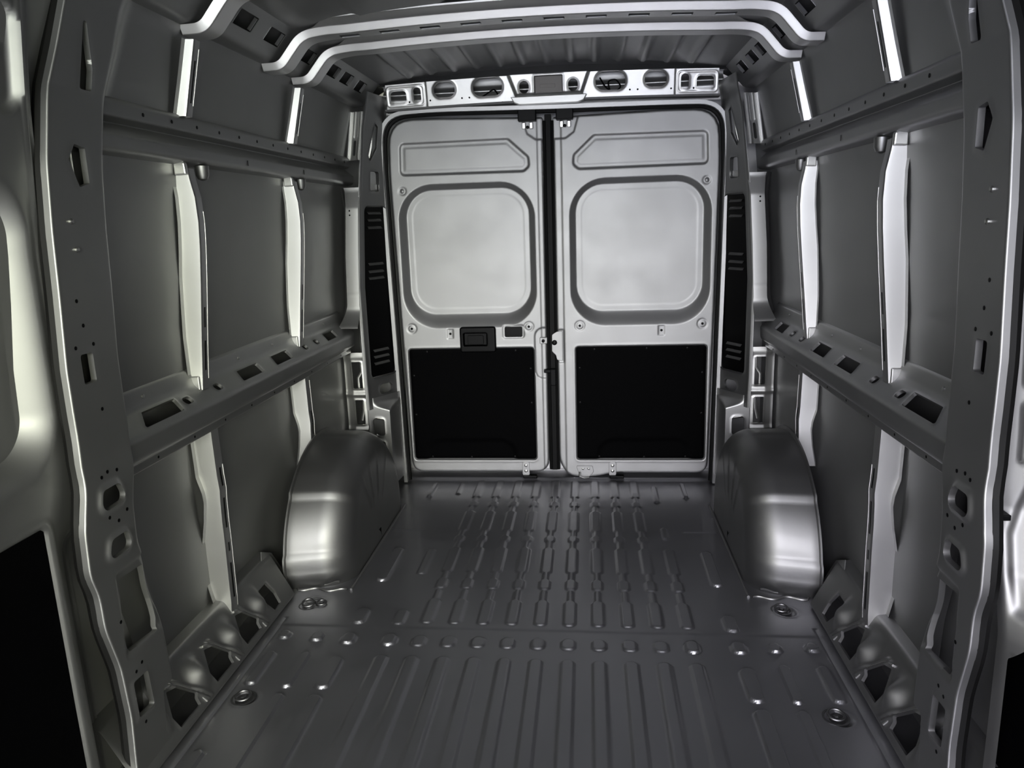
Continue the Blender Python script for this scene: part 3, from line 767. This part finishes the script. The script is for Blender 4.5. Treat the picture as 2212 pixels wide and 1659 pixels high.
    # ---- vertical posts
    def post(Y0, depth, Z, XI, XO, name, label, slots, cap=None, lipw=.010):
        r = empty(name, (s*XI[0], Y0, Z[0])); tag(r, label, 'post')
        pr = [(-.022, 0.), (-.001, 0.)]   # handled parametrically: v 0..1 flange, 1..2 flank, 2..3 face, 3..4 rear flank
        vs = np.concatenate([np.linspace(0, 1, 4)[:-1], np.linspace(1, 2, 9)[:-1], np.linspace(2, 3, 15)[:-1], np.linspace(3, 4, 6)])
        def M(u, v, h):
            xi = np.interp(u, Z, XI); xo = np.interp(u, Z, XO); rr = .004
            x = np.interp(v, [0, 1, 1.06, 1.94, 2.0, 2.08, 2.92, 3.0, 4.0], [0, 0, .0, .0, 0, 0, 0, 0, 0])*0
            tfl = np.clip(v-1, 0, 1)
            x = xo+(xi-xo)*np.where(v < 3, np.clip(v-1, 0, 1), np.clip(4-v, 0, 1))
            # rounded inner front corner
            y = Y0+np.where(v < 1, -.018*(1-v), 0)+np.where(v > 2, np.clip(v-2, 0, 1)*depth, 0)
            c = np.exp(-((v-2)/.10)**2); x = x+rr*.5*c
            y = y+.006*np.clip(v-1, 0, 1)*np.where(v < 2, 1, 1)
            return (s*(x-h), y, u)
        hs = [rb(a, b, 2.35, 2.62, .1) for a, b in slots]
        # slots as inlaid dark recesses so the thin face keeps its edge
        sht = hf('post_sheet', np.array(sorted(set(list(lin(Z[0], Z[-1], .02))+list(Z)))), vs, M, PAINTLIT, r, angle=35)
        for a, b in slots:
            xa = float(np.interp((a+b)/2, Z, XI))
            zz = np.linspace(a, b, 6)
            V = []; 
            for z in zz:
                x = float(np.interp(z, Z, XI))
                V += [(s*(x-.0006), Y0+.006+depth*.38, z), (s*(x-.0006), Y0+.006+depth*.62, z)]
            link('slot', V, [(2*i, 2*i+1, 2*i+3, 2*i+2) for i in range(5)], BLACKP, sht)
        # rear lip
        tube('rear_lip', [(s*(float(np.interp(z, Z, XI))+.001), Y0+.006+depth, z) for z in np.linspace(Z[0]+.03, Z[-1]-.12 if Z[-1]-Z[0] > .5 else Z[-1]-.02, 14)], .003, PAINTLIT, r)
        return r
    ZI = [.872, 1.036, 1.209, 1.29, 1.365, 1.435, 1.488, 1.516]
    XI = [.987, .970, .951, .943, .938, .940, .950, .953]
    XO = [1.017, 1.017, 1.006, .996, .989, .987, .991, .990]
    for Y0, w in ((2.085, 'nearer'), (2.867, 'farther')):
        pp = post(Y0, .034, ZI, XI, XO, 'window_post', f'{w} curved pale post between the belt rail and upper rail on the {nm} wall', [(.93, 1.02), (1.06, 1.12)])
        # crushed top tab, bare and bright
        prism('top_tab', [(.950, 1.498), (.986, 1.496), (.986, 1.532), (.972, 1.540), (.952, 1.530)], -.006, .012, lambda u, v, h: (s*u, Y0-h, v), GALV, pp, bevel=.004)
        # joggle at the ledge
        box('foot_tab', s*.992, s*1.020, Y0-.004, Y0+.03, .868, .915, PAINTLIT, pp, .003)
        # round stub hanging from the upper rail behind the post
        st_ = lathe('plug', [(.004, 0), (.014, .005), (.019, .016), (.020, .042)], (s*.962, Y0+.105, 1.486), (0, 0, 1), PAINT, None, 16)
        tag(st_, f'small round metal plug under the upper rail beside the {w} post on the {nm} wall', 'plug')
        # lower posts
        Zl = [.112, .17, .25, .37, .455, .52, .55, .60, .72, .745]
        XIl = [.984, .980, .979, .977, .977, .975, .973, .976, .978, .978]
        XOl = [1.012, 1.028, 1.044, 1.043, 1.026, 1.018, 1.021, 1.034, 1.036, 1.03]
        if Y0 > 2.5: Zl, XIl, XOl = Zl[3:], XIl[3:], XOl[3:]
        post(Y0, .040, Zl, XIl, XOl, 'lower_post', f'{w} wavy-edged post below the belt rail on the {nm} wall', [(.18, .30), (.34, .37), (.42, .52), (.56, .62)] if Y0 < 2.5 else [(.50, .60)])
        # upper posts
        post(Y0, .030, [1.655, 1.75, 1.852], [.937, .914, .889], [.964, .938, .912], 'roof_post', f'{w} short bright post between the upper rail and roof on the {nm} wall', [(1.69, 1.80)])

    # ---- roof side rail (slanted) with square holes
    P = [(.934, 1.850), (.922, 1.886), (.876, 1.892), (.790, 1.990), (.745, 2.002), (.690, 2.010), (.665, 2.03)]
    q4, qn4, qs4 = section(P, [0, .006, .016, .016, .01, .006, 0])
    d0 = float(np.interp(.868, [0, 1], [0, 1]))
    v0 = math.hypot(.012, .036)+math.hypot(.046, .006)-.006; dl = math.hypot(.086, .098)
    va_, vb_ = v0+dl*.38, v0+dl*.76
    H_ = [rb(a, b, va_, vb_, .004) for a, b in ((1.72, 1.83), (1.90, 2.01), (2.24, 2.36), (2.45, 2.565), (2.755, 2.862), (3.035, 3.14), (3.19, 3.31), (3.385, 3.50))]
    def QM(u, v, h):
        x, z = q4(v); nx, nz = qn4(v); return (s*(x-nx*-h), u, z+nz*h)
    root = empty('roof_side_rail', (s*.83, 2.6, 1.90))
    tag(root, f'{nm} slanted roof edge rail pierced with square holes', 'rail')
    hf('rail_sheet', lin(1.0, 3.64, .0065), svals(qs4, step=.0065), lambda u, v, h: (s*(q4(v)[0]+qn4(v)[0]*h), u, q4(v)[1]+qn4(v)[1]*h), PAINT, root, holes=H_, back=-.002, angle=50)
    # bright folded tab on the far edge of each hole
    for a, b in ((2.24, 2.36), (2.45, 2.565), (2.755, 2.862), (3.035, 3.14), (3.19, 3.31), (3.385, 3.50)):
        for k in (0,):
            vv = np.array([va_+.004, vb_-.004]); X, Z_ = q4(vv); NX, NZ = qn4(vv)
            sg = 1
            V = [(s*(X[0]-.003), b-.014, Z_[0]-.002), (s*(X[1]-.003), b-.014, Z_[1]-.002), (s*(X[1]+.006), b-.012, Z_[1]+.005), (s*(X[0]+.006), b-.012, Z_[0]+.005),
                 (s*(X[0]-.003), b-.012, Z_[0]-.002), (s*(X[1]-.003), b-.012, Z_[1]-.002), (s*(X[1]+.006), b-.010, Z_[1]+.005), (s*(X[0]+.006), b-.010, Z_[0]+.005)]
            link('hole_tab', V, [(0, 1, 2, 3), (7, 6, 5, 4), (0, 4, 5, 1), (1, 5, 6, 2), (2, 6, 7, 3), (3, 7, 4, 0)], PAINTLIT, root, smooth=False)
    # shoulder strip closing the corner between roof and wall behind the rail
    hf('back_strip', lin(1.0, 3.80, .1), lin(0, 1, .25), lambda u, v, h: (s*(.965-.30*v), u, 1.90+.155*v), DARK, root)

# ================================================================ ROOF BOWS
def bow(Y0, idx, label, slots):
    path = [(-.918, 1.862), (-.850, 1.864), (-.770, 1.956), (-.70, 1.966)]
    mid = [(x, 1.985-.022*(abs(x)/.70)**2) for x in np.linspace(-.62, .62, 15)]
    full = path+mid+[(-x, z) for x, z in path[::-1]]
    full = round_poly(full, .03, n=6, closed=False); full = np.array(full)
    seg = np.linalg.norm(np.diff(full, axis=0), axis=1); sc_ = np.concatenate([[0], np.cumsum(seg)])
    tg = np.gradient(full, axis=0); tg /= np.linalg.norm(tg, axis=1)[:, None]; nr = np.stack([-tg[:, 1], tg[:, 0]], 1)
    # profile (y, n): front roof flange, front face (bright), underside, rear face, rear flange
    pr = [(-.072, .040), (-.070, .034), (-.011, .026), (.001, .0), (.082, .002), (.088, .026), (.110, .030)]
    pp_, pn_, pl_ = section(pr, [0, .002, .003, .003, .006, .004, 0])
    fv = float(pl_[-1])
    u_ = np.array(sorted(set(list(np.round(sc_, 4))+list(np.round(np.arange(0, sc_[-1], .006 if slots else .012), 4)))))
    keep = [u_[0]]
    for x in u_[1:]:
        if x-keep[-1] > .002: keep.append(x)
    u_ = np.array(keep)
    ua = float(math.hypot(.002, .006)+math.hypot(.059, .008)+math.hypot(.012, .026))
    mid_u = sc_[-1]/2
    holes = [rb(mid_u+.138*k+.069-.034, mid_u+.138*k+.069+.034, ua+.022, ua+.056, .004) for k in range(-5, 5)] if slots else []
    def M(u, v, h):
        X = np.interp(u, sc_, full[:, 0]); Z = np.interp(u, sc_, full[:, 1]); nx = np.interp(u, sc_, nr[:, 0]); nz = np.interp(u, sc_, nr[:, 1])
        y, n = pp_(v)
        # the roof flanges stop short of the side rails
        fade = 1/(1+np.exp((np.abs(X)-.70)/.012))
        y = np.where(y < -.012, -.012+(y+.012)*fade, np.where(y > .088, .088+(y-.088)*fade, y))
        n2 = np.where(n > .025, .024+(n-.024)*fade, n)
        return (X+nx*(n2+h), Y0+y, Z+nz*(n2+h))
    root = empty('roof_bow', (0, Y0, 1.98)); tag(root, label, 'roof bow', 'roof bows')
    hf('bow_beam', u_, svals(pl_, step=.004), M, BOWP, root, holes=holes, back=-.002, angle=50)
    return root
bow(2.085, 0, 'roof bow nearest the camera, only its ends visible at the top of the picture', False)
bow(2.607, 1, 'bright roof bow crossing in front of the rearmost one, its underside pierced with dark slots', True)
bow(2.867, 2, 'rearmost bright roof bow, in front of the ribbed rear roof bay', False)

# ================================================================ TIE-DOWN RINGS
def ring(x, y, label, folded=0):
    r = empty('tie_down_ring', (x, y, 0)); tag(r, label, 'tie-down ring')
    lathe('cup', [(.034, -.004), (.036, .0025), (.031, .003), (.026, -.0025), (.004, -.003)], (x, y, 0), (0, 0, 1), RINGM, r, 28)
    a = np.linspace(0, 2*math.pi, 24, endpoint=False)
    tl = .25 if not folded else .5
    cx = -.0
    tube('ring_loop', [(x+cx+.021*math.cos(t), y+.021*math.sin(t)*math.cos(tl), .007+.021*math.sin(tl)*(1+math.sin(t))*.5) for t in a], .0038, RINGM, r, closed=True, upv=(0, 0, 1))
    lathe('bolt', [(.009, -.002), (.009, .006), (.006, .008)], (x+folded*.045, y+folded*.012, 0), (0, 0, 1), RINGM, r, 6 if not folded else 12)
    if folded: tube('bolt_ring', [(x+.045+.017*math.cos(t), y+.012+.017*math.sin(t), .008) for t in a], .003, RINGM, r, closed=True, upv=(0, 0, 1))
ring(-.845, 1.845, 'round tie-down ring in the near left of the floor')
ring(-.850, 2.383, 'twin tie-down ring on the floor just in front of the left wheel housing', 1)
ring(.826, 1.850, 'round tie-down ring in the near right of the floor, beside the right sill rail')
ring(.822, 2.418, 'round tie-down ring on the floor just in front of the right wheel housing')

# ================================================================ SLIDING DOORS (left and right, at the picture edges)
def sd_x(z): return np.interp(z, [0, .3, .75, .9, 1.3, 1.6, 1.8, 1.95], [.975, .978, .980, .982, .978, .958, .935, .90])
def ldoor():
    s = -1
    root = empty('sliding_door', (-.98, .9, .05))
    tag(root, 'left sliding door with a pale rounded window recess and a black lower board', 'door')
    win = rb(.45, 1.462, .835, 1.478, .14); wi = rb(.48, 1.42, .88, 1.455, .12)
    top = rb(.45, 1.482, 1.575, 1.80, .05)
    bl = rb(.40, 1.378, .06, .740, .02)
    def H(y, z):
        a = np.maximum(-win(y, z), 0); t = np.clip(a/.085, 0, 1); t = t+.5*(t*t*(3-2*t)-t)
        h = -.080*t
        tt = np.clip(-top(y, z)/.016, 0, 1); h = h-.018*tt*tt*(3-2*tt)
        h = h-.010*st(bl(y, z), .010)+.003*np.exp(-((bl(y, z)-.01)/.007)**2)
        h = h+.006*np.exp(-((y-1.487)/.005)**2)+.006*np.exp(-((y-1.46-.045)/.0045)**2)
        e = np.clip((y-1.495)/.02, 0, 1); h = h-.02*e*e
        k = np.clip((y-1.396)/.09, 0, 1); h = h-.065*k*k*(3-2*k)/(1+np.exp((z-.68)/.015))
        return h
    hf('inner_panel', lin(.10, 1.515, .006), lin(.0, 1.95, .007), lambda u, v, h: (s*(sd_x(v)-h), u, v), PAINT, root, H=H, angle=60)
    P = hf('lower_board', lin(.41, 1.372, .02), lin(.065, .735, .02), lambda u, v, h: (s*(sd_x(v)+.004), u, v), BLACKB, root)
    P['label'] = 'matt black lower board'
ldoor()
def rdoor():
    s = 1
    root = empty('sliding_door', (.98, 1.4, .05))
    tag(root, 'right sliding door edge with embossed square pads around oval holes', 'door')
    # closing face of the door, turned towards the camera
    def M(u, v, h): return (sd_x(v)+.004+u*.80, 1.535+np.interp(v, [0, .5, .75, 1.05, 1.35, 1.6, 1.9], [-.11, -.10, -.035, -.015, .02, .05, .09])-u*(.55+.9*np.clip((.62-v)/.15, 0, 1))-h, v)
    holes = [rb(.050, .12, z, z+.09, .028) for z in (.86, 1.01, 1.16)]+[poly([(.012, -.1), (.012, .46), (.075, .56), (.3, .58), (.3, -.1)])]
    pads = [rb(.028, .15, z-.018, z+.108, .012) for z in (.86, 1.01, 1.16, 1.33)]
    def H(u, v):
        h = 0*u
        for p in pads: h = h+.006*st(p(u, v), .006)
        h = h-.03*np.clip(.5-np.abs(v-1.52)/.1, 0, .5)
        h = h-.014*st(poly([(.02, .55), (.02, .70), (.05, .80), (.2, .84), (.2, .5)], .01)(u, v), .03)
        h = h-.008*np.clip((.006-u)/.006, 0, 1)
        return h
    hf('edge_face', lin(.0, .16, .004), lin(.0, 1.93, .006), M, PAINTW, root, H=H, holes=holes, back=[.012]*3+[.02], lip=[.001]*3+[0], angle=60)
    box('rubber_stop', .962, .990, 1.455, 1.49, .735, .747, BLACKP, root, .002)
    hf('lower_board', lin(.50, 1.50, .03), lin(.0, .64, .03), lambda u, v, h: (1.025, u, v), BLACKB, root)['label'] = 'matt black lower board'
rdoor()
